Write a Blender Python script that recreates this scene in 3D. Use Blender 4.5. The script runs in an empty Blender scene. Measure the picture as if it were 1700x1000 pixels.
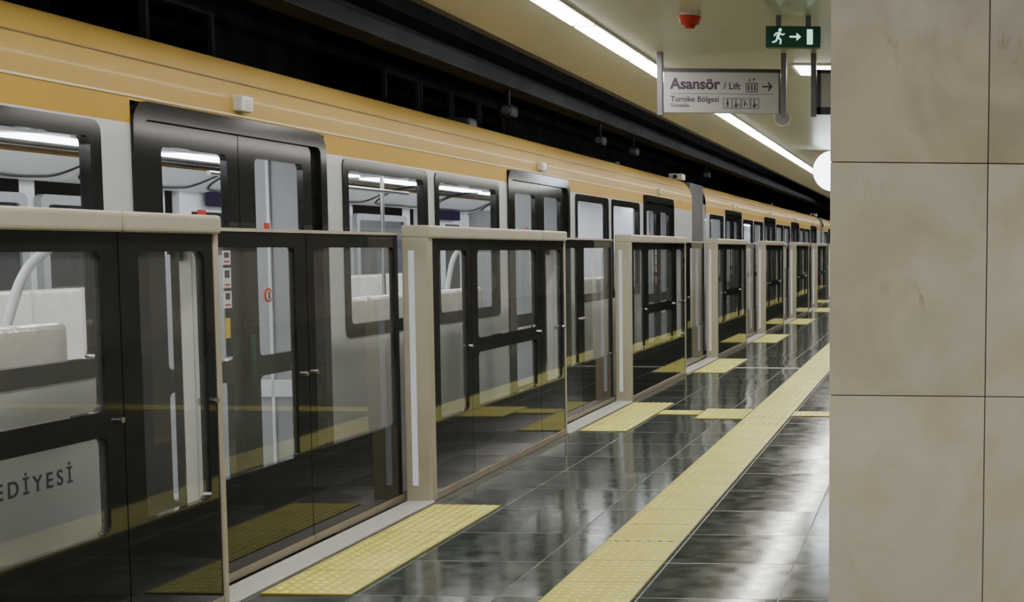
import bpy, bmesh, math, random
from mathutils import Vector, Matrix
random.seed(4)
C = bpy.context.scene.collection
# ---------------------------------------------------------------- materials
def nmat(name):
    m = bpy.data.materials.new(name); m.use_nodes = True
    nt = m.node_tree; nt.nodes.clear()
    out = nt.nodes.new('ShaderNodeOutputMaterial')
    return m, nt, out
def N(nt, t, **kw):
    n = nt.nodes.new(t)
    for k, v in kw.items(): setattr(n, k, v)
    return n
def coords(nt, scale=(1,1,1)):
    g = N(nt, 'ShaderNodeNewGeometry'); mp = N(nt, 'ShaderNodeMapping')
    mp.inputs['Scale'].default_value = scale
    nt.links.new(g.outputs['Position'], mp.inputs['Vector'])
    return mp.outputs['Vector']
def pm(name, col, rough=.5, metal=0., var=.08, nscale=6., bump=0., bscale=40., spec=.5, coat=0.):
    m, nt, out = nmat(name)
    b = N(nt, 'ShaderNodeBsdfPrincipled')
    b.inputs['Roughness'].default_value = rough
    b.inputs['Metallic'].default_value = metal
    b.inputs['Specular IOR Level'].default_value = spec
    b.inputs['Coat Weight'].default_value = coat
    b.inputs['Coat Roughness'].default_value = .1
    tc = N(nt, 'ShaderNodeTexCoord')
    no = N(nt, 'ShaderNodeTexNoise'); no.inputs['Scale'].default_value = nscale; no.inputs['Detail'].default_value = 4
    nt.links.new(tc.outputs['Object'], no.inputs['Vector'])
    r = N(nt, 'ShaderNodeValToRGB')
    r.color_ramp.elements[0].position = .3; r.color_ramp.elements[1].position = .7
    r.color_ramp.elements[0].color = tuple(c*(1-var) for c in col)+(1,)
    r.color_ramp.elements[1].color = tuple(min(1,c*(1+var)) for c in col)+(1,)
    nt.links.new(no.outputs['Fac'], r.inputs['Fac']); nt.links.new(r.outputs['Color'], b.inputs['Base Color'])
    if bump:
        n2 = N(nt, 'ShaderNodeTexNoise'); n2.inputs['Scale'].default_value = bscale; n2.inputs['Detail'].default_value = 3
        nt.links.new(tc.outputs['Object'], n2.inputs['Vector'])
        bp = N(nt, 'ShaderNodeBump'); bp.inputs['Strength'].default_value = bump; bp.inputs['Distance'].default_value = .02
        nt.links.new(n2.outputs['Fac'], bp.inputs['Height']); nt.links.new(bp.outputs['Normal'], b.inputs['Normal'])
    nt.links.new(b.outputs[0], out.inputs[0])
    return m
def em(name, col, s):
    m, nt, out = nmat(name)
    e = N(nt, 'ShaderNodeEmission'); e.inputs[0].default_value = col+(1,); e.inputs[1].default_value = s
    nt.links.new(e.outputs[0], out.inputs[0]); return m
def glassm(name, tint, ior=1.5, rough=.02, haze=0.):
    m, nt, out = nmat(name)
    t = N(nt, 'ShaderNodeBsdfTransparent'); t.inputs[0].default_value = tint+(1,)
    g = N(nt, 'ShaderNodeBsdfGlossy'); g.inputs['Roughness'].default_value = rough; g.inputs[0].default_value = (.95,.95,.95,1)
    f = N(nt, 'ShaderNodeFresnel')
    ge = N(nt, 'ShaderNodeNewGeometry')   # thin sheet: same reflectance from both sides
    mr = N(nt, 'ShaderNodeMapRange'); mr.inputs[3].default_value = ior; mr.inputs[4].default_value = 1/ior
    nt.links.new(ge.outputs['Backfacing'], mr.inputs[0]); nt.links.new(mr.outputs[0], f.inputs[0])
    mx = N(nt, 'ShaderNodeMixShader')
    src = t.outputs[0]
    if haze:
        d = N(nt, 'ShaderNodeBsdfDiffuse'); d.inputs[0].default_value = (.6,.62,.6,1)
        m2 = N(nt, 'ShaderNodeMixShader'); m2.inputs[0].default_value = haze
        nt.links.new(t.outputs[0], m2.inputs[1]); nt.links.new(d.outputs[0], m2.inputs[2]); src = m2.outputs[0]
    nt.links.new(f.outputs[0], mx.inputs[0]); nt.links.new(src, mx.inputs[1]); nt.links.new(g.outputs[0], mx.inputs[2])
    nt.links.new(mx.outputs[0], out.inputs[0]); return m

M = {}
M['yellow'] = pm('train_yellow_paint', (.50,.325,.075), .52, var=.04, nscale=1.5, spec=.35, coat=.08)
M['yellow2'] = pm('train_orange_paint', (.52,.315,.038), .5, var=.04, nscale=1.5, spec=.35)
M['grey'] = pm('train_grey_paint', (.54,.56,.58), .38, var=.04, nscale=1.2, coat=.4)
M['line'] = pm('pale_trim', (.75,.64,.42), .4)
M['seam'] = pm('seam_brown', (.16,.10,.03), .5)
M['black'] = pm('black_gloss', (.014,.014,.014), .10, var=.2)
M['rubber'] = pm('black_rubber', (.015,.015,.016), .5)
M['bellows'] = pm('grey_bellows', (.13,.13,.14), .6)
M['roofbox'] = pm('roof_dark_metal', (.05,.05,.052), .5)
M['inwhite'] = pm('interior_white', (.78,.80,.82), .4, var=.03)
M['ingrey'] = pm('interior_grey_panel', (.36,.37,.38), .4, var=.05, nscale=3)
M['infloor'] = pm('interior_floor', (.42,.43,.44), .5)
M['painted_lit'] = pm('painted_lit_post_face', (.85,.85,.80), .4, var=.03)  # near-white so the unlit inner post face looks lit
M['seat'] = pm('plastic_wrapped_seat', (.82,.78,.70), .14, var=.08, nscale=9, bump=.6, bscale=10)
M['chrome'] = pm('brushed_steel', (.6,.6,.6), .25, metal=1.)
M['beige'] = pm('champagne_metal', (.46,.425,.34), .42, metal=.2, var=.04)
M['beige_dark'] = pm('bronze_rail', (.30,.26,.19), .4, metal=.3)
M['sill'] = pm('pale_sill', (.55,.55,.52), .4, var=.1, nscale=20)
M['psdblack'] = pm('screen_black_enamel', (.013,.013,.012), .045, var=.2, spec=.42)
M['psdglass'] = glassm('screen_glass', (.92,.93,.92), 1.45, .008, .08)
M['trainglass'] = glassm('train_glass', (.86,.88,.89), 1.5, .01)
M['darkglass'] = pm('dark_glass', (.02,.025,.03), .06, var=.1)
M['void'] = pm('tunnel_black', (.075,.077,.082), .8, var=.5, nscale=2)
M['beam'] = pm('dark_beam_paint', (.13,.13,.14), .5, var=.2, nscale=2)
M['cabframe'] = pm('cabinet_frame_grey', (.24,.25,.28), .4)
M['text'] = pm('lettering_dark', (.02,.02,.025), .5)
M['purple'] = pm('lettering_purple', (.05,.02,.06), .5)
M['signwhite'] = pm('sign_panel_grey_white', (.42,.42,.42), .4, var=.03)
M['signframe'] = pm('sign_frame_dark', (.045,.035,.05), .4)
M['pole'] = pm('pole_grey', (.16,.16,.17), .4, metal=.3)
M['red'] = pm('red_plastic', (.55,.03,.01), .35)
M['cream'] = pm('cream_plastic', (.55,.50,.36), .45)
M['white'] = pm('white_plastic', (.75,.75,.73), .4)
M['warn'] = pm('yellow_sticker', (.7,.5,.05), .4)
M['greensign'] = pm('exit_green', (.0,.085,.05), .35)
M['exitwhite'] = em('exit_pictogram_glow', (.55,1,.82), 1.4)
M['lamp'] = em('fluorescent_tube_glow', (1.,.96,.88), 29.)
M['lamp2'] = em('ceiling_panel_glow', (1.,.96,.90), 12.)
M['track_fill'] = em('added_fill_glow', (.85,.92,1.), 16.)
M['trainlamp'] = em('train_lamp_glow', (.97,.98,1.), 14.)
M['postlamp'] = em('post_lamp_glow', (.95,.97,1.), .5)
M['clock'] = em('backlit_disc_glow', (.85,.93,1.), 7.)
M['screen'] = em('purple_display_glow', (.07,.045,.14), .35)
M['wallr'] = pm('beige_wall_stone', (.40,.38,.34), .4, var=.15, nscale=1.5)

# floor
def floor_mat():
    m, nt, out = nmat('polished_dark_granite')
    b = N(nt, 'ShaderNodeBsdfPrincipled')
    v = coords(nt)
    mpf = N(nt, 'ShaderNodeMapping'); mpf.inputs['Location'].default_value=(.05,.1,0)
    nt.links.new(v, mpf.inputs['Vector'])
    br = N(nt, 'ShaderNodeTexBrick'); br.offset = 0.; br.squash = 1.
    br.inputs['Scale'].default_value = 1.; br.inputs['Mortar Size'].default_value = .0045
    br.inputs['Brick Width'].default_value = .6; br.inputs['Row Height'].default_value = .6
    br.inputs['Color1'].default_value = (.034,.043,.040,1); br.inputs['Color2'].default_value = (.054,.064,.060,1)
    br.inputs['Mortar'].default_value = (.125,.14,.13,1); br.inputs['Mortar Smooth'].default_value = .1
    nt.links.new(mpf.outputs[0], br.inputs['Vector'])
    no = N(nt, 'ShaderNodeTexNoise'); no.inputs['Scale'].default_value = 6; no.inputs['Detail'].default_value = 10; no.inputs['Distortion'].default_value = 2.
    nt.links.new(v, no.inputs['Vector'])
    r = N(nt, 'ShaderNodeValToRGB'); r.color_ramp.elements[0].position = .40; r.color_ramp.elements[0].color = (.65,.65,.65,1)
    r.color_ramp.elements[1].position = .70; r.color_ramp.elements[1].color = (1.8,1.9,1.8,1)
    nt.links.new(no.outputs['Fac'], r.inputs['Fac'])
    mx = N(nt, 'ShaderNodeMix', data_type='RGBA', blend_type='MULTIPLY'); mx.inputs[0].default_value = 1
    nt.links.new(br.outputs['Color'], mx.inputs[6]); nt.links.new(r.outputs['Color'], mx.inputs[7])
    nt.links.new(mx.outputs[2], b.inputs['Base Color'])
    n2 = N(nt, 'ShaderNodeTexNoise'); n2.inputs['Scale'].default_value = 9; n2.inputs['Detail'].default_value = 6
    nt.links.new(v, n2.inputs['Vector'])
    mr = N(nt, 'ShaderNodeMapRange'); mr.inputs[1].default_value=.3; mr.inputs[2].default_value=.7; mr.inputs[3].default_value = .08; mr.inputs[4].default_value = .16
    nt.links.new(n2.outputs['Fac'], mr.inputs[0])
    rm = N(nt, 'ShaderNodeMath', operation='MULTIPLY_ADD'); rm.inputs[1].default_value=.3
    nt.links.new(br.outputs['Fac'], rm.inputs[0]); nt.links.new(mr.outputs[0], rm.inputs[2])
    nt.links.new(rm.outputs[0], b.inputs['Roughness'])
    sc = N(nt, 'ShaderNodeVectorMath', operation='SCALE'); sc.inputs['Scale'].default_value = 1/.6
    nt.links.new(mpf.outputs[0], sc.inputs[0])
    fl = N(nt, 'ShaderNodeVectorMath', operation='FLOOR'); nt.links.new(sc.outputs[0], fl.inputs[0])
    wn = N(nt, 'ShaderNodeTexWhiteNoise'); nt.links.new(fl.outputs[0], wn.inputs['Vector'])
    s2 = N(nt, 'ShaderNodeVectorMath', operation='SUBTRACT'); s2.inputs[1].default_value=(.5,.5,.5); nt.links.new(wn.outputs['Color'], s2.inputs[0])
    s3 = N(nt, 'ShaderNodeVectorMath', operation='MULTIPLY'); s3.inputs[1].default_value=(.030,.006,0); nt.links.new(s2.outputs[0], s3.inputs[0])
    bp = N(nt, 'ShaderNodeBump'); bp.inputs['Strength'].default_value = .12; bp.inputs['Distance'].default_value = .004
    n3 = N(nt, 'ShaderNodeTexNoise'); n3.inputs['Scale'].default_value = 3.5; n3.inputs['Detail'].default_value = 2
    nt.links.new(v, n3.inputs['Vector'])
    nt.links.new(n3.outputs['Fac'], bp.inputs['Height'])
    a1 = N(nt, 'ShaderNodeVectorMath', operation='ADD'); nt.links.new(bp.outputs[0], a1.inputs[0]); nt.links.new(s3.outputs[0], a1.inputs[1])
    nz = N(nt, 'ShaderNodeVectorMath', operation='NORMALIZE'); nt.links.new(a1.outputs[0], nz.inputs[0])
    nt.links.new(nz.outputs[0], b.inputs['Normal'])
    b.inputs['Specular IOR Level'].default_value = .42
    nt.links.new(b.outputs[0], out.inputs[0]); return m
M['floor'] = floor_mat()
def ceil_mat():
    m, nt, out = nmat('cream_ceiling_panels')
    b = N(nt, 'ShaderNodeBsdfPrincipled'); b.inputs['Roughness'].default_value = .3
    v = coords(nt)
    br = N(nt, 'ShaderNodeTexBrick'); br.offset = 0.
    br.inputs['Scale'].default_value = 1.; br.inputs['Mortar Size'].default_value = .004
    br.inputs['Brick Width'].default_value = 3.0; br.inputs['Row Height'].default_value = 1.2
    br.inputs['Color1'].default_value = (.71,.695,.53,1); br.inputs['Color2'].default_value = (.67,.655,.50,1)
    br.inputs['Mortar'].default_value = (.4,.38,.27,1)
    nt.links.new(v, br.inputs['Vector']); nt.links.new(br.outputs['Color'], b.inputs['Base Color'])
    nt.links.new(b.outputs[0], out.inputs[0]); return m
M['ceil'] = ceil_mat()
def stone_mat(name, c0, c1):
    m, nt, out = nmat(name)
    b = N(nt, 'ShaderNodeBsdfPrincipled'); b.inputs['Roughness'].default_value = .24
    g = N(nt, 'ShaderNodeNewGeometry')
    mul = N(nt, 'ShaderNodeMath', operation='MULTIPLY'); mul.inputs[1].default_value = 37.
    nt.links.new(g.outputs['Random Per Island'], mul.inputs[0])
    va = N(nt, 'ShaderNodeVectorMath', operation='ADD'); nt.links.new(g.outputs['Position'], va.inputs[0]); nt.links.new(mul.outputs[0], va.inputs[1])
    no = N(nt, 'ShaderNodeTexNoise'); no.inputs['Scale'].default_value = 2.6; no.inputs['Detail'].default_value = 9; no.inputs['Roughness'].default_value = .58; no.inputs['Distortion'].default_value = .8
    nt.links.new(va.outputs[0], no.inputs['Vector'])
    r = N(nt, 'ShaderNodeValToRGB'); e = r.color_ramp.elements
    e[0].position = .3; e[0].color = c0+(1,); e[1].position = .7; e[1].color = c1+(1,)
    nt.links.new(no.outputs['Fac'], r.inputs['Fac'])
    mp = N(nt, 'ShaderNodeMapping'); mp.inputs['Scale'].default_value = (2.6,2.6,.5); mp.inputs['Rotation'].default_value=(0,.12,0); nt.links.new(va.outputs[0], mp.inputs['Vector'])
    vn = N(nt, 'ShaderNodeTexNoise'); vn.inputs['Scale'].default_value = 1.2; vn.inputs['Detail'].default_value = 10; vn.inputs['Roughness'].default_value = .55
    nt.links.new(mp.outputs[0], vn.inputs['Vector'])
    sb = N(nt, 'ShaderNodeMath', operation='SUBTRACT'); sb.inputs[1].default_value = .5; nt.links.new(vn.outputs['Fac'], sb.inputs[0])
    ab = N(nt, 'ShaderNodeMath', operation='ABSOLUTE'); nt.links.new(sb.outputs[0], ab.inputs[0])
    r2 = N(nt, 'ShaderNodeValToRGB'); r2.color_ramp.elements[0].color = (.70,.62,.52,1); r2.color_ramp.elements[1].position = .008; r2.color_ramp.elements[1].color = (1,1,1,1)
    nt.links.new(ab.outputs[0], r2.inputs['Fac'])
    mk = N(nt, 'ShaderNodeTexNoise'); mk.inputs['Scale'].default_value = 4.; nt.links.new(va.outputs[0], mk.inputs['Vector'])
    r3 = N(nt, 'ShaderNodeValToRGB'); r3.color_ramp.elements[0].position = .56; r3.color_ramp.elements[1].position = .68
    nt.links.new(mk.outputs['Fac'], r3.inputs['Fac'])
    mx = N(nt, 'ShaderNodeMix', data_type='RGBA', blend_type='MULTIPLY')
    nt.links.new(r3.outputs['Color'], mx.inputs[0]); nt.links.new(r.outputs['Color'], mx.inputs[6]); nt.links.new(r2.outputs['Color'], mx.inputs[7])
    mr = N(nt, 'ShaderNodeMapRange'); mr.inputs[3].default_value = .92; mr.inputs[4].default_value = 1.06
    nt.links.new(g.outputs['Random Per Island'], mr.inputs[0])
    vs = N(nt, 'ShaderNodeVectorMath', operation='SCALE'); nt.links.new(mx.outputs[2], vs.inputs[0]); nt.links.new(mr.outputs[0], vs.inputs['Scale'])
    nt.links.new(vs.outputs[0], b.inputs['Base Color'])
    nt.links.new(b.outputs[0], out.inputs[0]); return m
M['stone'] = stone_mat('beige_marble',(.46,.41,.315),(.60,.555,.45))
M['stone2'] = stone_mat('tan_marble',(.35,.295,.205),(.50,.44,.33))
def tact_mat():
    m, nt, out = nmat('yellow_tactile_paving')
    b = N(nt, 'ShaderNodeBsdfPrincipled'); b.inputs['Roughness'].default_value = .38
    tc = N(nt,'ShaderNodeTexCoord'); v = tc.outputs['Object']
    no = N(nt, 'ShaderNodeTexNoise'); no.inputs['Scale'].default_value = 5; no.inputs['Detail'].default_value = 6
    nt.links.new(v, no.inputs['Vector'])
    r = N(nt, 'ShaderNodeValToRGB'); e = r.color_ramp.elements
    e[0].position = .3; e[0].color = (.74,.69,.13,1); e[1].position = .7; e[1].color = (.88,.84,.22,1)
    nt.links.new(no.outputs['Fac'], r.inputs['Fac'])
    # raised tops are paler than the base slab
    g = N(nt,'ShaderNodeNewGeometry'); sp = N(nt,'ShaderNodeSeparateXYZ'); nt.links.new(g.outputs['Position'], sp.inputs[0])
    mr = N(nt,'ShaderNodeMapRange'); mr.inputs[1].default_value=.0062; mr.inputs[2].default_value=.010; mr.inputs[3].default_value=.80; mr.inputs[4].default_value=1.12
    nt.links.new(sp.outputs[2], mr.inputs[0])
    br = N(nt, 'ShaderNodeTexBrick'); br.offset = 0.; br.inputs['Scale'].default_value = 1.; br.inputs['Mortar Size'].default_value = .004
    br.inputs['Brick Width'].default_value = .39; br.inputs['Row Height'].default_value = .39
    br.inputs['Color1'].default_value=(1,1,1,1); br.inputs['Color2'].default_value=(.93,.93,.9,1); br.inputs['Mortar'].default_value=(.35,.33,.2,1)
    nt.links.new(v, br.inputs['Vector'])
    mx = N(nt, 'ShaderNodeMix', data_type='RGBA', blend_type='MULTIPLY'); mx.inputs[0].default_value=1
    nt.links.new(r.outputs[0], mx.inputs[6]); nt.links.new(br.outputs['Color'], mx.inputs[7])
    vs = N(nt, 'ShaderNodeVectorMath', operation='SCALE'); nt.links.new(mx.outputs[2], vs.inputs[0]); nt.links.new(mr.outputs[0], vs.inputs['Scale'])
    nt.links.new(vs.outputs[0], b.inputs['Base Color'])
    nt.links.new(b.outputs[0], out.inputs[0]); return m
M['tact'] = tact_mat()

# ---------------------------------------------------------------- geometry helpers
def link(o, parent=None):
    C.objects.link(o)
    if parent: o.parent = parent
    return o
def mobj(name, verts, faces, mats, parent=None, fm=None, smooth=False):
    me = bpy.data.meshes.new(name); me.from_pydata(verts, [], faces)
    for m in (mats if isinstance(mats,(list,tuple)) else [mats]): me.materials.append(m)
    if fm:
        for p, i in zip(me.polygons, fm): p.material_index = i
    bm = bmesh.new(); bm.from_mesh(me); bmesh.ops.recalc_face_normals(bm, faces=bm.faces); bm.to_mesh(me); bm.free()
    if smooth:
        for p in me.polygons: p.use_smooth = True
    return link(bpy.data.objects.new(name, me), parent)
def boxgeo(b):
    x0,x1,y0,y1,z0,z1 = b
    v = [(x0,y0,z0),(x1,y0,z0),(x1,y1,z0),(x0,y1,z0),(x0,y0,z1),(x1,y0,z1),(x1,y1,z1),(x0,y1,z1)]
    f = [(0,3,2,1),(4,5,6,7),(0,1,5,4),(1,2,6,5),(2,3,7,6),(3,0,4,7)]
    return v, f
def boxes(name, bl, mat, parent=None, bevel=0., seg=2):
    V, F = [], []
    for b in bl:
        v, f = boxgeo(b); n = len(V); V += v; F += [tuple(i+n for i in q) for q in f]
    o = mobj(name, V, F, mat, parent)
    if bevel:
        me = o.data; bm = bmesh.new(); bm.from_mesh(me)
        bmesh.ops.bevel(bm, geom=bm.edges[:], offset=bevel, segments=seg, affect='EDGES', profile=.6, clamp_overlap=True)
        bm.to_mesh(me); bm.free()
    return o
def rr(y0,y1,z0,z1,r,n=5):
    pts = []
    for cy,cz,a0 in ((y1-r,z1-r,0),(y0+r,z1-r,90),(y0+r,z0+r,180),(y1-r,z0+r,270)):
        for i in range(n+1):
            a = math.radians(a0+90*i/n); pts.append((cy+r*math.cos(a), cz+r*math.sin(a)))
    return pts
def ringgeo(y0,y1,z0,z1,bl,br,bb,bt,ro,ri,x0,x1):
    o = rr(y0,y1,z0,z1,max(ro,.001)); i = rr(y0+bl,y1-br,z0+bb,z1-bt,ri); n = len(o)
    V = [(x1,a,b) for a,b in o]+[(x1,a,b) for a,b in i]+[(x0,a,b) for a,b in o]+[(x0,a,b) for a,b in i]
    F = []
    for k in range(n):
        j = (k+1)%n
        F += [(k,j,n+j,n+k),(2*n+k,3*n+k,3*n+j,2*n+j),(k,2*n+k,2*n+j,j),(n+k,n+j,3*n+j,3*n+k)]
    return V, F
def rings(name, rl, mat, parent=None):
    V, F = [], []
    for r in rl:
        v, f = ringgeo(*r); n = len(V); V += v; F += [tuple(i+n for i in q) for q in f]
    return mobj(name, V, F, mat, parent)
def sheet(name, rl, x, mat, parent=None):
    V, F = [], []
    for (y0,y1,z0,z1) in rl:
        n = len(V); V += [(x,y0,z0),(x,y1,z0),(x,y1,z1),(x,y0,z1)]; F.append((n,n+1,n+2,n+3))
    me = bpy.data.meshes.new(name); me.from_pydata(V,[],F); me.materials.append(mat)
    return link(bpy.data.objects.new(name, me), parent)
def cyl(name, p0, p1, r, mat, parent=None, n=20, r2=None):
    p0, p1 = Vector(p0), Vector(p1); d = (p1-p0).normalized(); q = d.to_track_quat('Z','Y')
    r2 = r if r2 is None else r2; V=[];F=[]
    for k in range(n):
        a = 2*math.pi*k/n; V.append(tuple(p0+q@Vector((r*math.cos(a),r*math.sin(a),0))))
    for k in range(n):
        a = 2*math.pi*k/n; V.append(tuple(p1+q@Vector((r2*math.cos(a),r2*math.sin(a),0))))
    F = [(k,(k+1)%n,n+(k+1)%n,n+k) for k in range(n)]+[tuple(range(n)),tuple(range(n,2*n))]
    return mobj(name, V, F, mat, parent)
def tube(name, pts, r, mat, parent=None):
    cu = bpy.data.curves.new(name,'CURVE'); cu.dimensions='3D'; cu.bevel_depth=r; cu.bevel_resolution=4; cu.use_fill_caps=True
    s = cu.splines.new('BEZIER'); s.bezier_points.add(len(pts)-1)
    for b,p in zip(s.bezier_points, pts): b.co = p; b.handle_left_type=b.handle_right_type='AUTO'
    t = bpy.data.objects.new(name, cu)
    me = bpy.data.meshes.new_from_object(t); bpy.data.objects.remove(t)
    me.materials.clear(); me.materials.append(mat)
    for p in me.polygons: p.use_smooth=True
    return link(bpy.data.objects.new(name, me), parent)
def empty(name, loc):
    e = bpy.data.objects.new(name, None); e.location = loc; e.empty_display_size=.2
    C.objects.link(e); return e
def text(name, body, size, mtx, mat, parent=None, align='LEFT', offset=0., sx=1., sp=1.):
    cu = bpy.data.curves.new(name,'FONT'); cu.body = body; cu.size = size; cu.align_x = align; cu.extrude = .0008; cu.offset = offset; cu.space_character = sp
    t = bpy.data.objects.new(name, cu); C.objects.link(t)
    bpy.context.view_layer.update()
    me = bpy.data.meshes.new_from_object(t.evaluated_get(bpy.context.evaluated_depsgraph_get()))
    bpy.data.objects.remove(t)
    if align=='RIGHT':   # put the last glyph's edge exactly on the anchor
        xm = max(v.co.x for v in me.vertices); me.transform(Matrix.Translation((-xm,0,0)))
    me.transform(mtx @ Matrix.Diagonal((sx,1,1,1))); me.materials.clear(); me.materials.append(mat)
    return link(bpy.data.objects.new(name, me), parent)
def polyplate(name, polys, y, th, mat, parent=None):
    V, F = [], []
    for P in polys:
        n = len(V); k = len(P)
        V += [(a,y-th,b) for a,b in P]+[(a,y,b) for a,b in P]
        F.append(tuple(range(n,n+k)))
        for i in range(k): F.append((n+i,n+(i+1)%k,n+k+(i+1)%k,n+k+i))
    return mobj(name, V, F, mat, parent)
def seg(x0,z0,x1,z1,w):
    d = Vector((x1-x0,z1-z0)); d.normalize(); p = Vector((-d.y,d.x))*w/2
    return [(x0+p.x,z0+p.y),(x0-p.x,z0-p.y),(x1-p.x,z1-p.y),(x1+p.x,z1+p.y)]
def disc(cx,cz,r,n=14): return [(cx+r*math.cos(2*math.pi*i/n), cz+r*math.sin(2*math.pi*i/n)) for i in range(n)]
def info(o, label, cat, group=None, kind=None):
    o['label']=label; o['category']=cat
    if group: o['group']=group
    if kind: o['kind']=kind
def struct(o): o['kind']='structure'
def copy_tree(o, loc):
    c = o.copy(); c.location = loc; C.objects.link(c)
    def rec(src, dst):
        for ch in src.children:
            k = ch.copy(); k.parent = dst; C.objects.link(k); rec(ch, k)
    rec(o, c); return c

ZC = 2.9
# ---------------------------------------------------------------- shell
o = boxes('floor', [(-3.2,6,-6,55,-1.2,0)], M['floor']); struct(o)
o = boxes('floor', [(-8,-3.2,-6,55,-1.4,-1.2)], M['void']); struct(o)
o = boxes('ceiling', [(-2.97,6,-6,55,ZC,ZC+.25)], M['ceil']); struct(o)
o = boxes('ceiling', [(-8,6,-6,55,4.7,4.9)], M['void']); struct(o)
o = boxes('wall_left', [(-8.2,-8,-6,55,-1.4,4.9)], M['void']); struct(o)
o = boxes('wall_right', [(6,6.2,-6,55,0,4.9)], M['wallr']); struct(o)
o = boxes('wall_back', [(-8,6,-6.2,-6,-1.4,4.9)], M['wallr']); struct(o)
o = boxes('wall_front', [(-8,6,55,55.2,-1.4,4.9)], M['void']); struct(o)
o = boxes('trim_1', [(-3.03,-2.97,-6,55,ZC-.005,ZC+.5)], M['rubber']); struct(o)
o = boxes('trim_2', [(-4.45,-4.2,-6,55,3.05,3.18)], M['beam'], bevel=.01); struct(o)
o = boxes('trim_3', [(-5.9,-5.6,-6,55,3.92,4.08)], M['beam'], bevel=.01); struct(o)
o = boxes('trim_4', [(-7.99,-7.9,-6,55,3.02,3.09)], M['cabframe']); struct(o)
o = cyl('trim_5',(-5.1,-6,3.55),(-5.1,55,3.55),.035,M['beam']); struct(o)
o = cyl('trim_6',(-5.1,-6,3.44),(-5.1,55,3.44),.02,M['cabframe']); struct(o)

# ---------------------------------------------------------------- column
col = empty('stone_column', (-.40,4.85,0))
boxes('core', [(.03,1.77,.03,.87,0,ZC)], M['rubber'], col)
zs = [.005,.045,.932,1.825,2.72,ZC]
g = .0018
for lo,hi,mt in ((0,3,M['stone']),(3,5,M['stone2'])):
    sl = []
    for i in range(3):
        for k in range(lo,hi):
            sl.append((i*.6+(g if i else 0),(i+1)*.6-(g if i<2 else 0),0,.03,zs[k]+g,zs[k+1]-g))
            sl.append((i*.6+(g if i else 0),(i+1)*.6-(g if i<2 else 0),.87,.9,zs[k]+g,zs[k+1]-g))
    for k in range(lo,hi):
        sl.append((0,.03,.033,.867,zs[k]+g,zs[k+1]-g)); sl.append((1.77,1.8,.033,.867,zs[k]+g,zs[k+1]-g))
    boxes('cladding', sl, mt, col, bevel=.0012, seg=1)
info(col,'square column clad in beige veined marble slabs with dark joints','column')

# ---------------------------------------------------------------- train car
L = 19.4; DW = 1.75; PITCH = 4.85
doors = [1.8+PITCH*i for i in range(4)]
wins = [(.35,1.6)]
for d in doors[:3]: wins += [(d+1.97,d+3.2),(d+3.35,d+4.63)]
car = empty('train_car', (-3.5,-1.1,0))
info(car,'yellow and grey metro train car with black framed doors and windows','train','metro cars of the train')
ys = sorted(set([0,L]+[d for d in doors]+[d+DW for d in doors]+[w for q in wins for w in q]))
zb = [-.35,0,.94,1.99,2.01,2.11,2.13]
for side,(xa,name) in enumerate(((0,'side_panel'),(-2.8,'side_panel'))):
    V,F,fm = [],[],[]
    for a,b in zip(ys[:-1],ys[1:]):
        mid=(a+b)/2
        isd = any(d<mid<d+DW for d in doors); isw = any(p<mid<q for p,q in wins)
        for k in range(6):
            z0,z1 = zb[k],zb[k+1]
            if isd and 1<=k<=4: continue
            if isw and k==2: continue
            n=len(V); V += [(xa,a,z0),(xa,b,z0),(xa,b,z1),(xa,a,z1)]; F.append((n,n+1,n+2,n+3)); fm.append(1 if k>=4 else 0)
    mobj(name,V,F,[M['grey'] if side==0 else M['inwhite'],M['yellow2']],car,fm)
prof = [(0,2.13),(.0,2.2),(-.012,2.26),(-.04,2.33),(-.075,2.375),(-.125,2.415),(-.2,2.443),(-.3,2.462),(-.45,2.476),(-.8,2.49),(-1.4,2.5)]
prof = prof + [(-2.8-x,z) for x,z in prof[::-1][1:]]
V=[];F=[]
for y in (0,L): V += [(x,y,z) for x,z in prof]
n=len(prof)
F=[(k,k+1,n+k+1,n+k) for k in range(n-1)]
mobj('roof',V,F,M['yellow'],car,smooth=True)
boxes('trim_line',[(-.004,.005,0,L,2.124,2.134)],M['line'],car)
boxes('roof_seam',[(-.040,-.022,0,L,2.295,2.301)],M['seam'],car)
boxes('underframe',[(-2.75,-.05,0,L,-.8,-.02)],M['rubber'],car)
boxes('interior_floor',[(-2.78,-.04,0.02,L-.02,-.02,0)],M['infloor'],car)
boxes('interior_ceiling',[(-2.6,-.2,.02,L-.02,2.13,2.16),(-.2,-.03,.02,L-.02,2.125,2.14),(-2.78,-2.6,.02,L-.02,2.125,2.14)],M['inwhite'],car)
for sx_ in (0,1):
    V=[];F=[]
    cp=[(-.05,1.97),(-.12,1.985),(-.22,2.03),(-.34,2.09),(-.42,2.125)]
    if sx_: cp=[(-2.8-a,b-.06) for a,b in cp]
    for y in (.05,L-.05): V += [(x,y,z) for x,z in cp]
    F=[(k,k+1,5+k+1,5+k) for k in range(4)]
    mobj('cove_panel',V,F,M['inwhite'],car,smooth=True)
ly=.6
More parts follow.
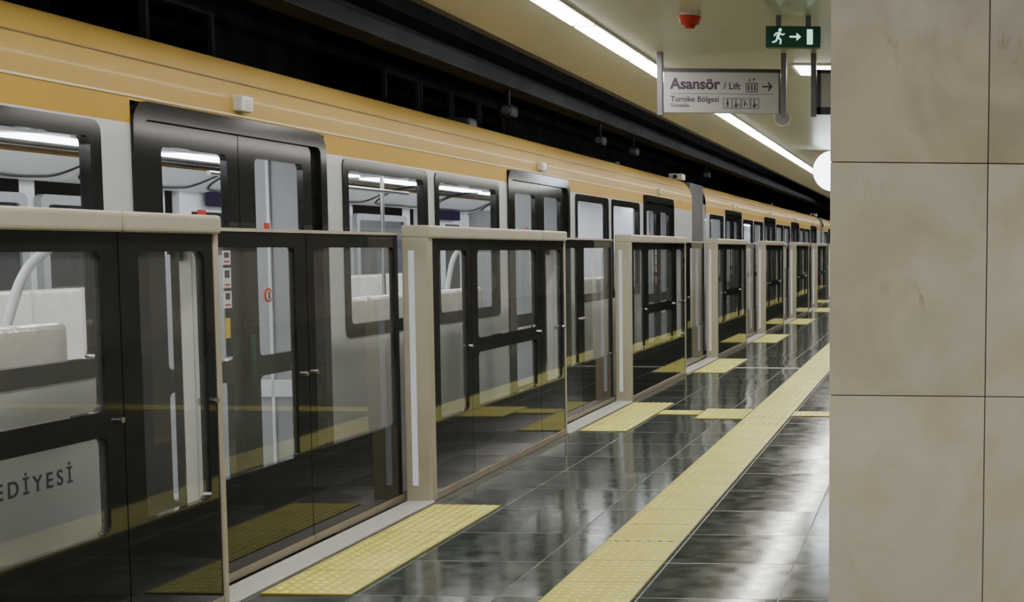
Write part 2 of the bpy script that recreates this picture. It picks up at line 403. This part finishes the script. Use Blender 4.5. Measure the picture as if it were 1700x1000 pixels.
while ly < L-1:
    for lx in (-.78,-1.98):
        boxes('ceiling_lamp',[(lx-.11,lx+.11,ly+.05,ly+1.2,2.11,2.13)],M['trainlamp'],car,bevel=.009)
    boxes('ceiling_vent',[(-1.62,-1.18,ly+.05,ly+1.3,2.10,2.13)],M['inwhite'],car,bevel=.008)
    pts=[(-2.12,ly-.1,2.118),(-2.40,ly-.1,2.05),(-2.60,ly-.02,1.95),(-2.64,ly+.12,1.93),(-2.64,ly+.66,1.93),(-2.64,ly+1.2,1.93),(-2.60,ly+1.34,1.95),(-2.40,ly+1.42,2.05),(-2.12,ly+1.42,2.118)]
    tube('ceiling_gasket',pts,.008,M['rubber'],car)
    ly += 1.6
def end(y0,y1):
    boxes('end_wall',[(-2.79,-.01,y0,y1,-.1,2.13),(-2.55,-.25,y0,y1,2.13,2.44)],M['inwhite'],car)
end(0.0,.04); end(L-.04,L)
bl=[]
for k in range(12): bl.append((-2.74,-.03,L+.03+k*.09,L+.08+k*.09,-.1,2.415))
bl.append((-2.70,-.07,L,L+1.08,-.05,2.37))
boxes('gangway_bellows',bl,M['bellows'],car,bevel=.008,seg=1)
for (a,b) in wins:
    w = rings('window',[(a-.01,b+.01,.93,2.0,.07,.07,.08,.07,.05,.035,-.04,.008)],M['black'],car)
    sheet('glass',[(a+.06,b-.06,1.01,1.93)],-.012,M['trainglass'],w)
    w = rings('window',[(a-.01,b+.01,.93,1.82,.07,.07,.08,.07,.05,.035,-2.8,-2.75)],M['ingrey'],car)
    sheet('glass',[(a+.03,b-.03,.98,1.77)],-2.77,M['darkglass'],w)
for d in doors:
    s = rings('door',[(d,d+DW,0,2.115,.07,.07,.02,.08,.10,.04,-.06,.014)],M['black'],car)
    for (a,b,l,r) in ((d+.06,d+.872,.18,.10),(d+.878,d+DW-.06,.15,.16)):
        lf = rings('door_leaf',[(a,b,.85,2.045,l,r,.055,.115,.005,.03,-.05,-.015),(a,b,.01,.85,l,r,.28,.05,.005,.03,-.05,-.015)],M['black'],s)
        sheet('glass',[(a+l-.01,b-r+.01,.90,1.94),(a+l-.01,b-r+.01,.28,.81)],-.03,M['trainglass'],s)
    boxes('threshold',[(-.06,.03,d+.05,d+DW-.05,-.03,.012)],M['chrome'],s)
    s2 = rings('door',[(d+.1,d+DW-.1,0,2.0,.07,.07,.02,.08,.10,.04,-2.8,-2.74)],M['inwhite'],car)
    boxes('door_leaf',[(-2.79,-2.76,d+.15,d+.86,.02,1.95),(-2.79,-2.76,d+.88,d+DW-.15,.02,1.95)],M['inwhite'],s2)
    boxes('glass',[(-2.765,-2.755,d+.30,d+.76,.9,1.75),(-2.765,-2.755,d+.98,d+DW-.3,.9,1.75)],M['darkglass'],s2)
    boxes('route_display',[(-2.73,-2.68,d+.45,d+1.3,1.80,1.93)],M['screen'],car,bevel=.01)
    il = boxes('door_indicator',[(-.02,.045,d+.82,d+.93,2.15,2.23)],M['white'],car,bevel=.012)
    boxes('lens',[(.044,.05,d+.85,d+.90,2.168,2.21)],M['chrome'],il)
    for z_,h_ in ((1.385,.07),(1.27,.10),(1.17,.085)):
        boxes('sticker',[(-.013,-.011,d+.70,d+.77,z_,z_+h_)],M['white'],s)
        boxes('sticker_mark',[(-.011,-.0095,d+.715,d+.755,z_+h_*.5,z_+h_*.88)],M['purple'],s)
        boxes('sticker_mark',[(-.011,-.0095,d+.712,d+.758,z_+.012,z_+.02)],M['red'],s)
    boxes('warning_sticker',[(-.013,-.011,d+.71,d+.75,1.02,1.12)],M['warn'],s)
    st = cyl('no_entry_sticker',(-.014,d+1.12,1.22),(-.009,d+1.12,1.22),.038,M['red'],s)
    cyl('no_entry_centre',(-.009,d+1.12,1.22),(-.007,d+1.12,1.22),.026,M['white'],s)
    boxes('no_entry_mark',[(-.007,-.0055,d+1.112,d+1.128,1.20,1.24)],M['text'],s)
    boxes('alarm_sticker',[(-.013,-.010,d+.50,d+.57,1.61,1.65)],M['red'],s)
    boxes('alarm_sticker',[(-.013,-.010,d+1.10,d+1.15,1.55,1.60)],M['red'],s)
    boxes('door_button',[(-.014,-.002,d+.93,d+.97,.78,1.02)],M['greensign'],s,bevel=.004)
    boxes('draught_screen',[(-.55,-.05,d+DW+.03,d+DW+.07,.02,2.1),(-.98,-.54,d+DW+.03,d+DW+.07,.02,1.42),(-2.75,-2.25,d+DW+.03,d+DW+.07,.02,1.95)],M['ingrey'],car,bevel=.01)
    boxes('draught_screen_trim',[(-.35,-.33,d+DW+.015,d+DW+.035,.05,2.05),(-.50,-.12,d+DW+.015,d+DW+.032,.60,.70)],M['inwhite'],car,bevel=.004)
    tube('grab_rail',[(-.42,d-.36,.55),(-.42,d-.27,1.0),(-.42,d-.19,1.19),(-.42,d-.08,1.37),(-.42,d+.06,1.46)],.02,M['inwhite'],car)
    tube('grab_pole',[(-1.4,d+.87,0),(-1.4,d+.87,1.0),(-1.4,d+.87,2.12)],.017,M['chrome'],car)
for d in doors[:3]:
    tube('ceiling_handrail',[(-.75,d+1.9,1.9),(-.75,d+3.3,1.9),(-.75,d+4.7,1.9)],.014,M['chrome'],car)
    for k in range(5):
        y0 = d+2.02+k*.51; 
        for sgn,x0 in ((-1,-.1),(1,-2.7)):
            X=lambda a: x0+sgn*a
            def bx(a,b,*r): return (min(X(a),X(b)),max(X(a),X(b)))+r
            boxes('seat',[bx(0,.09,y0,y0+.5,.42,1.16),bx(.02,.5,y0,y0+.5,.36,.46)],M['seat'],car,bevel=.042,seg=4)
for a,b,h in ((12.2,12.4,.10),(17.3,17.5,.07)):
    boxes('roof_unit',[(-.9,-.55,a,b,2.46,2.5+h)],M['roofbox'],car,bevel=.03)
rl = boxes('marker_lamp',[(-.30,-.10,L-.17,L+.05,2.44,2.53)],M['white'],car,bevel=.015)
cyl('lens',(-.20,L-.20,2.487),(-.20,L-.16,2.487),.028,M['rubber'],rl)
for k,ys_ in enumerate((19.4,39.9)):
    copy_tree(car,(-3.5,ys_,0))

# ---------------------------------------------------------------- platform screens
P0=2.42; BL=2.72; PP=4.83; XB=-2.91
fs = empty('platform_screen', (XB,P0,0))
info(fs,'fixed glass platform screen in champagne metal frame with black border','platform screen','fixed platform screens along the edge')
boxes('header',[(-.14,.025,0,BL-.62-.003,1.53,1.605),(-.14,.025,BL-.62+.003,BL,1.53,1.605)],M['beige'],fs,bevel=.016,seg=3)
post=boxes('post',[(-.14,.012,0,.075,0,1.535)],M['beige'],fs,bevel=.012,seg=3)
boxes('post_lamp',[(-.10,-.068,-.003,.003,.10,1.46)],M['postlamp'],post)
post=boxes('post',[(-.14,.008,BL-.03,BL,0,1.535)],M['beige'],fs,bevel=.006)
boxes('lit_post_face_sheet',[(-.132,-.085,BL-.036,BL-.029,.05,1.52),(-.082,-.036,BL-.036,BL-.029,.05,1.52)],M['painted_lit'],post)  # added pale sheet: light on the inner post face put into its colour
boxes('guide_block',[(-.135,-.115,BL-.06,BL-.034,1.42,1.47)],M['rubber'],post,bevel=.003)
boxes('rating_plate',[(-.075,-.045,BL-.0385,BL-.036,.835,.865)],M['ingrey'],post)
boxes('bottom_rail',[(-.12,.006,.07,BL-.03,0,.045)],M['beige_dark'],fs,bevel=.004)
for (a,b,t) in ((.078,.70,0),(.706,2.094,1),(2.10,BL-.03,0)):
    if t:
        f = rings('screen_panel',[(a,b,.855,1.53,.11,.09,.045,.07,.002,.035,-.035,0),(a,b,.045,.855,.11,.09,.42,.045,.002,.035,-.035,0)],M['psdblack'],fs)
        sheet('glass',[(a+.1,b-.08,.89,1.47),(a+.1,b-.08,.46,.82)],-.012,M['psdglass'],f)
    else:
        f = rings('screen_panel',[(a,b,.045,1.53,.11,.06,.42,.07,.002,.035,-.035,0)],M['psdblack'],fs)
        sheet('glass',[(a+.1,b-.05,.46,1.47)],-.012,M['psdglass'],f)
    cyl('lock',(0,b-.03,.86),(.018,b-.03,.86),.011,M['chrome'],f)
scr=[fs]
for k in range(1,9): scr.append(copy_tree(fs,(XB,P0+PP*k,0)))
R = Matrix.Rotation(math.radians(90),4,'Z')@Matrix.Rotation(math.radians(90),4,'X')
text('lettering','BELEDİYESİ',.074,Matrix.Translation((.0,4.232-P0,.684))@R,M['text'],fs,'RIGHT',.0010,.94,1.48)
fs['label']='fixed glass platform screen in champagne frame with dark municipal lettering'

leaf = empty('platform_screen_door',(XB-.16,P0+BL,0))
GW=PP-BL
info(leaf,'sliding glass platform door leaf with wide black border','platform door','sliding platform door leaves')
def mkleaf(e,l,r,hy):
    w=GW/2-.004
    f=rings('leaf_frame',[(0.0,w,.04,1.545,l,r,.425,.07,.002,.02,-.03,0)],M['psdblack'],e)
    sheet('glass',[(l-.01,w-r+.01,.455,1.485)],-.012,M['psdglass'],e)
    boxes('top_rail',[(-.035,.006,0,w,1.545,1.56)],M['beige'],e)
    boxes('kick_plate',[(-.03,.008,0,w,0.013,.05)],M['beige_dark'],e)
    cyl('lock',(0,hy,.86),(.018,hy,.86),.011,M['chrome'],e)
mkleaf(leaf,.06,.11,GW/2-.05)
leaf2=empty('platform_screen_door',(XB-.16,P0+BL+GW/2+.002,0))
info(leaf2,'sliding glass platform door leaf with wide black border','platform door','sliding platform door leaves')
mkleaf(leaf2,.07,.05,.05)
sill=boxes('door_sill',[(0,.155,.0,GW,0,.012)],M['sill'],None,bevel=.002,seg=1); sill.location=(XB-.13,P0+BL,0)
info(sill,'pale metal sill strip in front of the platform doors','door sill','sills at the platform doors')
for k in range(1,8):
    copy_tree(leaf,leaf.location+Vector((0,PP*k,0))); copy_tree(leaf2,leaf2.location+Vector((0,PP*k,0)))
    copy_tree(sill,sill.location+Vector((0,PP*k,0)))

# ---------------------------------------------------------------- tactile paving
def tactile(name,x0,x1,y0,y1,px=.052,dots=True,limit=99):
    v,f = boxgeo((0,x1-x0,0,y1-y0,0,.006)); V=list(v);F=list(f)
    if dots:
        nx=int((x1-x0)/px); ny=int(min(y1-y0,limit)/px)
        ox=((x1-x0)-(nx-1)*px)/2; oy=(min(y1-y0,limit)-(ny-1)*px)/2
        ca=[(math.cos(2*math.pi*k/8),math.sin(2*math.pi*k/8)) for k in range(8)]
        for i in range(nx):
            for j in range(ny):
                cx,cy=ox+i*px,oy+j*px; n=len(V)
                V+=[(cx+.017*a,cy+.017*b,.006) for a,b in ca]+[(cx+.011*a,cy+.011*b,.0108) for a,b in ca]
                F+=[(n+k,n+(k+1)%8,n+8+(k+1)%8,n+8+k) for k in range(8)]+[tuple(n+8+k for k in range(8))]
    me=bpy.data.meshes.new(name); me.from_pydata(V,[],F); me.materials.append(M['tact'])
    o=bpy.data.objects.new(name,me); o.location=(x0,y0,0); C.objects.link(o); return o
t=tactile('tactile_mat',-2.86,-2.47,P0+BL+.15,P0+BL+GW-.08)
info(t,'yellow dotted tactile paving in front of the platform doors','tactile paving','tactile mats at the platform doors')
for k in range(1,8): copy_tree(t,t.location+Vector((0,PP*k,0)))
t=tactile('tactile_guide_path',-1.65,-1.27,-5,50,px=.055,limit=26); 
info(t,'long yellow dotted tactile guide path across dark floor','tactile paving')
t=tactile('tactile_mat',-2.08,-1.66,10.93,11.6)
info(t,'square yellow tactile paving joining the guide path','tactile paving')
t=tactile('tactile_strip',-2.46,-2.09,11.18,11.46,px=.05)
info(t,'narrow yellow tactile strip linking door mat and guide path','tactile paving')
t=tactile('tactile_strip',-1.26,3.,11.16,11.46,px=.05)
info(t,'narrow yellow tactile strip crossing the platform floor','tactile paving')
t=boxes('floor_joint_strip',[(-2.46,-1.66,15.6,15.68,0,.003)],M['sill'])
info(t,'thin pale metal joint strip across the dark floor','floor strip')

# ---------------------------------------------------------------- ceiling lights
first=None
y=-4.9; k=0
while y<52:
    if first is None:
        first=empty('ceiling_light',(-2.31,y,ZC))
        info(first,'linear fluorescent ceiling light with white glowing diffuser','ceiling light','linear ceiling lights over platform')
        boxes('housing',[(-.012,.162,0,1.44,-.012,0)],M['white'],first)
        boxes('diffuser',[(0.005,.145,.035,1.405,-.02,-.0125)],M['lamp'],first,bevel=.002,seg=1)
    else: copy_tree(first,(-2.31,y,ZC))
    if y < 30: copy_tree(first,(2.6,y,ZC))  # second row hidden by the column, added for ambient light on its face
    y+=1.45
cl=empty('ceiling_light',(-1.12,9.8,ZC))
info(cl,'wide rectangular ceiling light panel running across platform','ceiling light','wide ceiling light panels')
boxes('housing',[(0,2.2,0,.55,-.012,0)],M['white'],cl); boxes('diffuser',[(.03,2.17,.03,.52,-.02,-.0125)],M['lamp2'],cl)
for yy in (14.6,20.,2.2,-.6,-3.6): copy_tree(cl,(-1.12,yy,ZC))  # last three hang out of view, added to brighten the column front
tl=empty('added_track_fill',(-3.03,-4,3.1))  # unseen tubes added to lift the dark track side and train roof
info(tl,'added unseen fill tube beside the track above ceiling edge','added fill light','added fill tubes above the track')
boxes('housing',[(-.03,.02,0,1.2,-.04,.04)],M['cabframe'],tl); cyl('tube',(-.05,.03,0),(-.05,1.17,0),.02,M['track_fill'],tl,12)
for k in range(1,14): copy_tree(tl,(-3.03,-4+k*3.6,3.1))
fx=empty('beam_fixture',(-4.32,12.9,3.05))
info(fx,'small dark grey fixture hanging under beam above the track','track fixture','fixtures under the track beam')
boxes('stem',[(-.02,.02,-.02,.02,-.16,.0)],M['roofbox'],fx); boxes('body',[(-.07,.07,-.12,.12,-.27,-.15)],M['roofbox'],fx,bevel=.03)
cyl('lens',(.02,-.14,-.21),(.02,-.115,-.21),.04,M['cabframe'],fx)
for yy in (16.4,18.2,24.): copy_tree(fx,(-4.32,yy,3.05))

# ---------------------------------------------------------------- hanging signs
SY=9.3
s=empty('hanging_sign',(-1.976,SY,2.466))
info(s,'hanging grey white direction sign reading Asansör with lift pictogram','sign')
W,H=.841,.314
boxes('panel',[(0,W,-.02,.02,0,H)],M['signwhite'],s,bevel=.003,seg=1)
boxes('frame',[(-.004,W+.004,-.024,.024,H-.022,H+.004),(W-.006,W+.004,-.024,.024,0,H)],M['signframe'],s)
for px_ in (-.028,W+.028):
    boxes('pole',[(px_-.02,px_+.02,-.02,.02,-.02,ZC-2.466)],M['pole'],s,bevel=.004)
RX=Matrix.Rotation(math.radians(90),4,'X')
def T(b,sz,x,z,m=M['purple'],off=0.,sx=1.): return text('lettering',b,sz,Matrix.Translation((x,-.0215,z))@RX,m,s,'LEFT',off,sx)
T('Asansör',.108,.05,.172,off=.0034); T('/ Lift',.066,.435,.172,off=.001)
T('Turnike Bölgesi',.056,.05,.080,off=.0008); T('Turnstiles',.034,.05,.042,off=.0005)
pg=[seg(.60,.155,.68,.155,.006),seg(.60,.215,.68,.215,.006),seg(.60,.155,.60,.215,.006),seg(.68,.155,.68,.215,.006)]
for q in (.617,.64,.663): pg += [disc(q,.200,.007,10), seg(q,.165,q,.192,.012)]
pg += [[(.615,.232),(.635,.232),(.625,.250)],[(.645,.250),(.665,.250),(.655,.232)]]
pg += [seg(.715,.192,.775,.192,.011),[(.765,.222),(.79,.192),(.765,.162),(.752,.162),(.772,.192),(.752,.222)]]
pg += [seg(.05,.138,.80,.138,.003)]
for q in range(4):
    x=.435+q*.066; 
    pg += [seg(x,.035,x+.058,.035,.004),seg(x,.105,x+.058,.105,.004),seg(x,.035,x,.105,.004),seg(x+.058,.035,x+.058,.105,.004)]
    if q==0: pg += [disc(x+.029,.092,.007,10),seg(x+.029,.062,x+.029,.083,.016),seg(x+.025,.043,x+.025,.062,.006),seg(x+.033,.043,x+.033,.062,.006)]
    elif q in (1,3): pg += [disc(x+.024,.094,.006,10),seg(x+.022,.062,x+.024,.086,.008),seg(x+.022,.066,x+.042,.066,.006),seg(x+.042,.066,x+.047,.048,.006),disc(x+.024,.052,.011,12)]
    else: pg += [disc(x+.018,.088,.006,10),seg(x+.018,.05,x+.024,.08,.009),seg(x+.024,.075,x+.044,.055,.005)]
polyplate('pictogram',pg,-.0205,.001,M['purple'],s)

s2=empty('hanging_sign',(-.862,SY,2.466))
info(s2,'hanging grey white sign with dark frame and poles','sign')
boxes('panel',[(0,W,-.02,.02,0,H)],M['signwhite'],s2,bevel=.003,seg=1)
boxes('frame',[(-.004,W+.004,-.024,.024,H-.022,H+.004),(-.004,.025,-.024,.024,0,H),(-.004,W+.004,-.024,.024,0,.05)],M['signframe'],s2)
for px_ in (-.028,W+.028): boxes('pole',[(px_-.02,px_+.02,-.02,.02,-.02,ZC-2.466)],M['pole'],s2,bevel=.004)

ex=empty('exit_sign',(-1.035,7.8,2.706))
info(ex,'green emergency exit sign with running figure, arrow and door','exit sign')
boxes('housing',[(0,.33,-.03,.03,0,.128)],M['greensign'],ex,bevel=.004)
for a in (.06,.24): boxes('bracket',[(a,a+.03,-.012,.012,.128,.194)],M['pole'],ex)
z0=.064
man=[disc(.088,z0+.040,.010),seg(.084,z0+.028,.072,z0-.006,.017),seg(.082,z0+.024,.103,z0+.010,.008),seg(.103,z0+.010,.115,z0+.018,.007),
 seg(.080,z0+.022,.060,z0+.018,.008),seg(.060,z0+.018,.052,z0+.003,.007),seg(.074,z0-.004,.093,z0-.020,.010),seg(.093,z0-.020,.088,z0-.045,.009),
 seg(.072,z0-.006,.062,z0-.028,.010),seg(.062,z0-.028,.040,z0-.034,.009)]
arr=[seg(.145,z0,.195,z0,.010),[(.187,z0+.024),(.215,z0),(.187,z0-.024)]]
dr=[[(.25,z0-.045),(.285,z0-.045),(.285,z0+.045),(.25,z0+.045)]]
polyplate('pictogram',man+arr+dr,-.0305,.001,M['exitwhite'],ex)

rd=empty('fire_sounder',(-1.49,7.75,ZC))
info(rd,'small red fire alarm sounder fixed to the ceiling','fire alarm')
cyl('base',(0,0,-.02),(0,0,0),.055,M['white'],rd,24)
cyl('body',(0,0,-.065),(0,0,-.02),.055,M['red'],rd,24,.07)
cyl('lens',(0,0,-.09),(0,0,-.065),.026,M['red'],rd,20,.04)
sp=empty('ceiling_speaker',(-1.50,12.5,ZC))
info(sp,'cream round speaker hanging from the ceiling','speaker')
cyl('stem',(0,0,-.06),(0,0,0),.02,M['cream'],sp)
cyl('body',(0,-.03,-.14),(0,.16,-.14),.085,M['cream'],sp,28,.06)
cyl('grille',(0,-.034,-.14),(0,-.03,-.14),.07,M['cabframe'],sp,28)
ck=empty('round_sign',(-1.47,18.4,2.6))
info(ck,'round backlit white disc sign hanging from the ceiling','round sign')
cyl('housing',(0,-.05,0),(0,.05,0),.30,M['pole'],ck,48)
cyl('face',(0,-.056,0),(0,-.05,0),.29,M['clock'],ck,48)
boxes('pole',[(-.02,.02,-.02,.02,.29,ZC-2.6)],M['pole'],ck)
cb=None
for yy in (11.6,16.6,17.75,18.9,20.05):
    if cb is None:
        cb=empty('equipment_cabinet',(-7.2,yy,3.15))
        info(cb,'dark grey glazed equipment cabinet above the track','cabinet','cabinets above the track')
        b_=rings('frame',[(0,1.1,0,.62,.05,.05,.05,.05,.01,.01,0,.06)],M['cabframe'],cb)
        boxes('body',[(-.8,.02,.01,1.09,.01,.61)],M['darkglass'],cb)
    else: copy_tree(cb,(-7.2,yy,3.15))

# ---------------------------------------------------------------- world + camera
w=bpy.data.worlds.new('World'); bpy.context.scene.world=w; w.use_nodes=True
w.node_tree.nodes['Background'].inputs[0].default_value=(.02,.022,.025,1); w.node_tree.nodes['Background'].inputs[1].default_value=.5
cam=bpy.data.cameras.new('camera'); co=bpy.data.objects.new('camera',cam); C.objects.link(co)
F_=2100.; cam.sensor_width=36.; cam.lens=F_*36/1700
cam.shift_x=(850-1550)/1700; cam.shift_y=(573-500)/1700
th=math.atan(160/F_); rho=.010
right=Vector((1,0,0)); up=Vector((0,math.sin(th),math.cos(th))); fw=Vector((0,math.cos(th),-math.sin(th)))
rc=right*math.cos(rho)+up*math.sin(rho); uc=-right*math.sin(rho)+up*math.cos(rho)
m=Matrix.Identity(4)
for i in range(3): m[i][0]=rc[i]; m[i][1]=uc[i]; m[i][2]=-fw[i]
m.translation=Vector((0,0,1.5)); co.matrix_world=m
cam.clip_start=.05
bpy.context.scene.camera=co
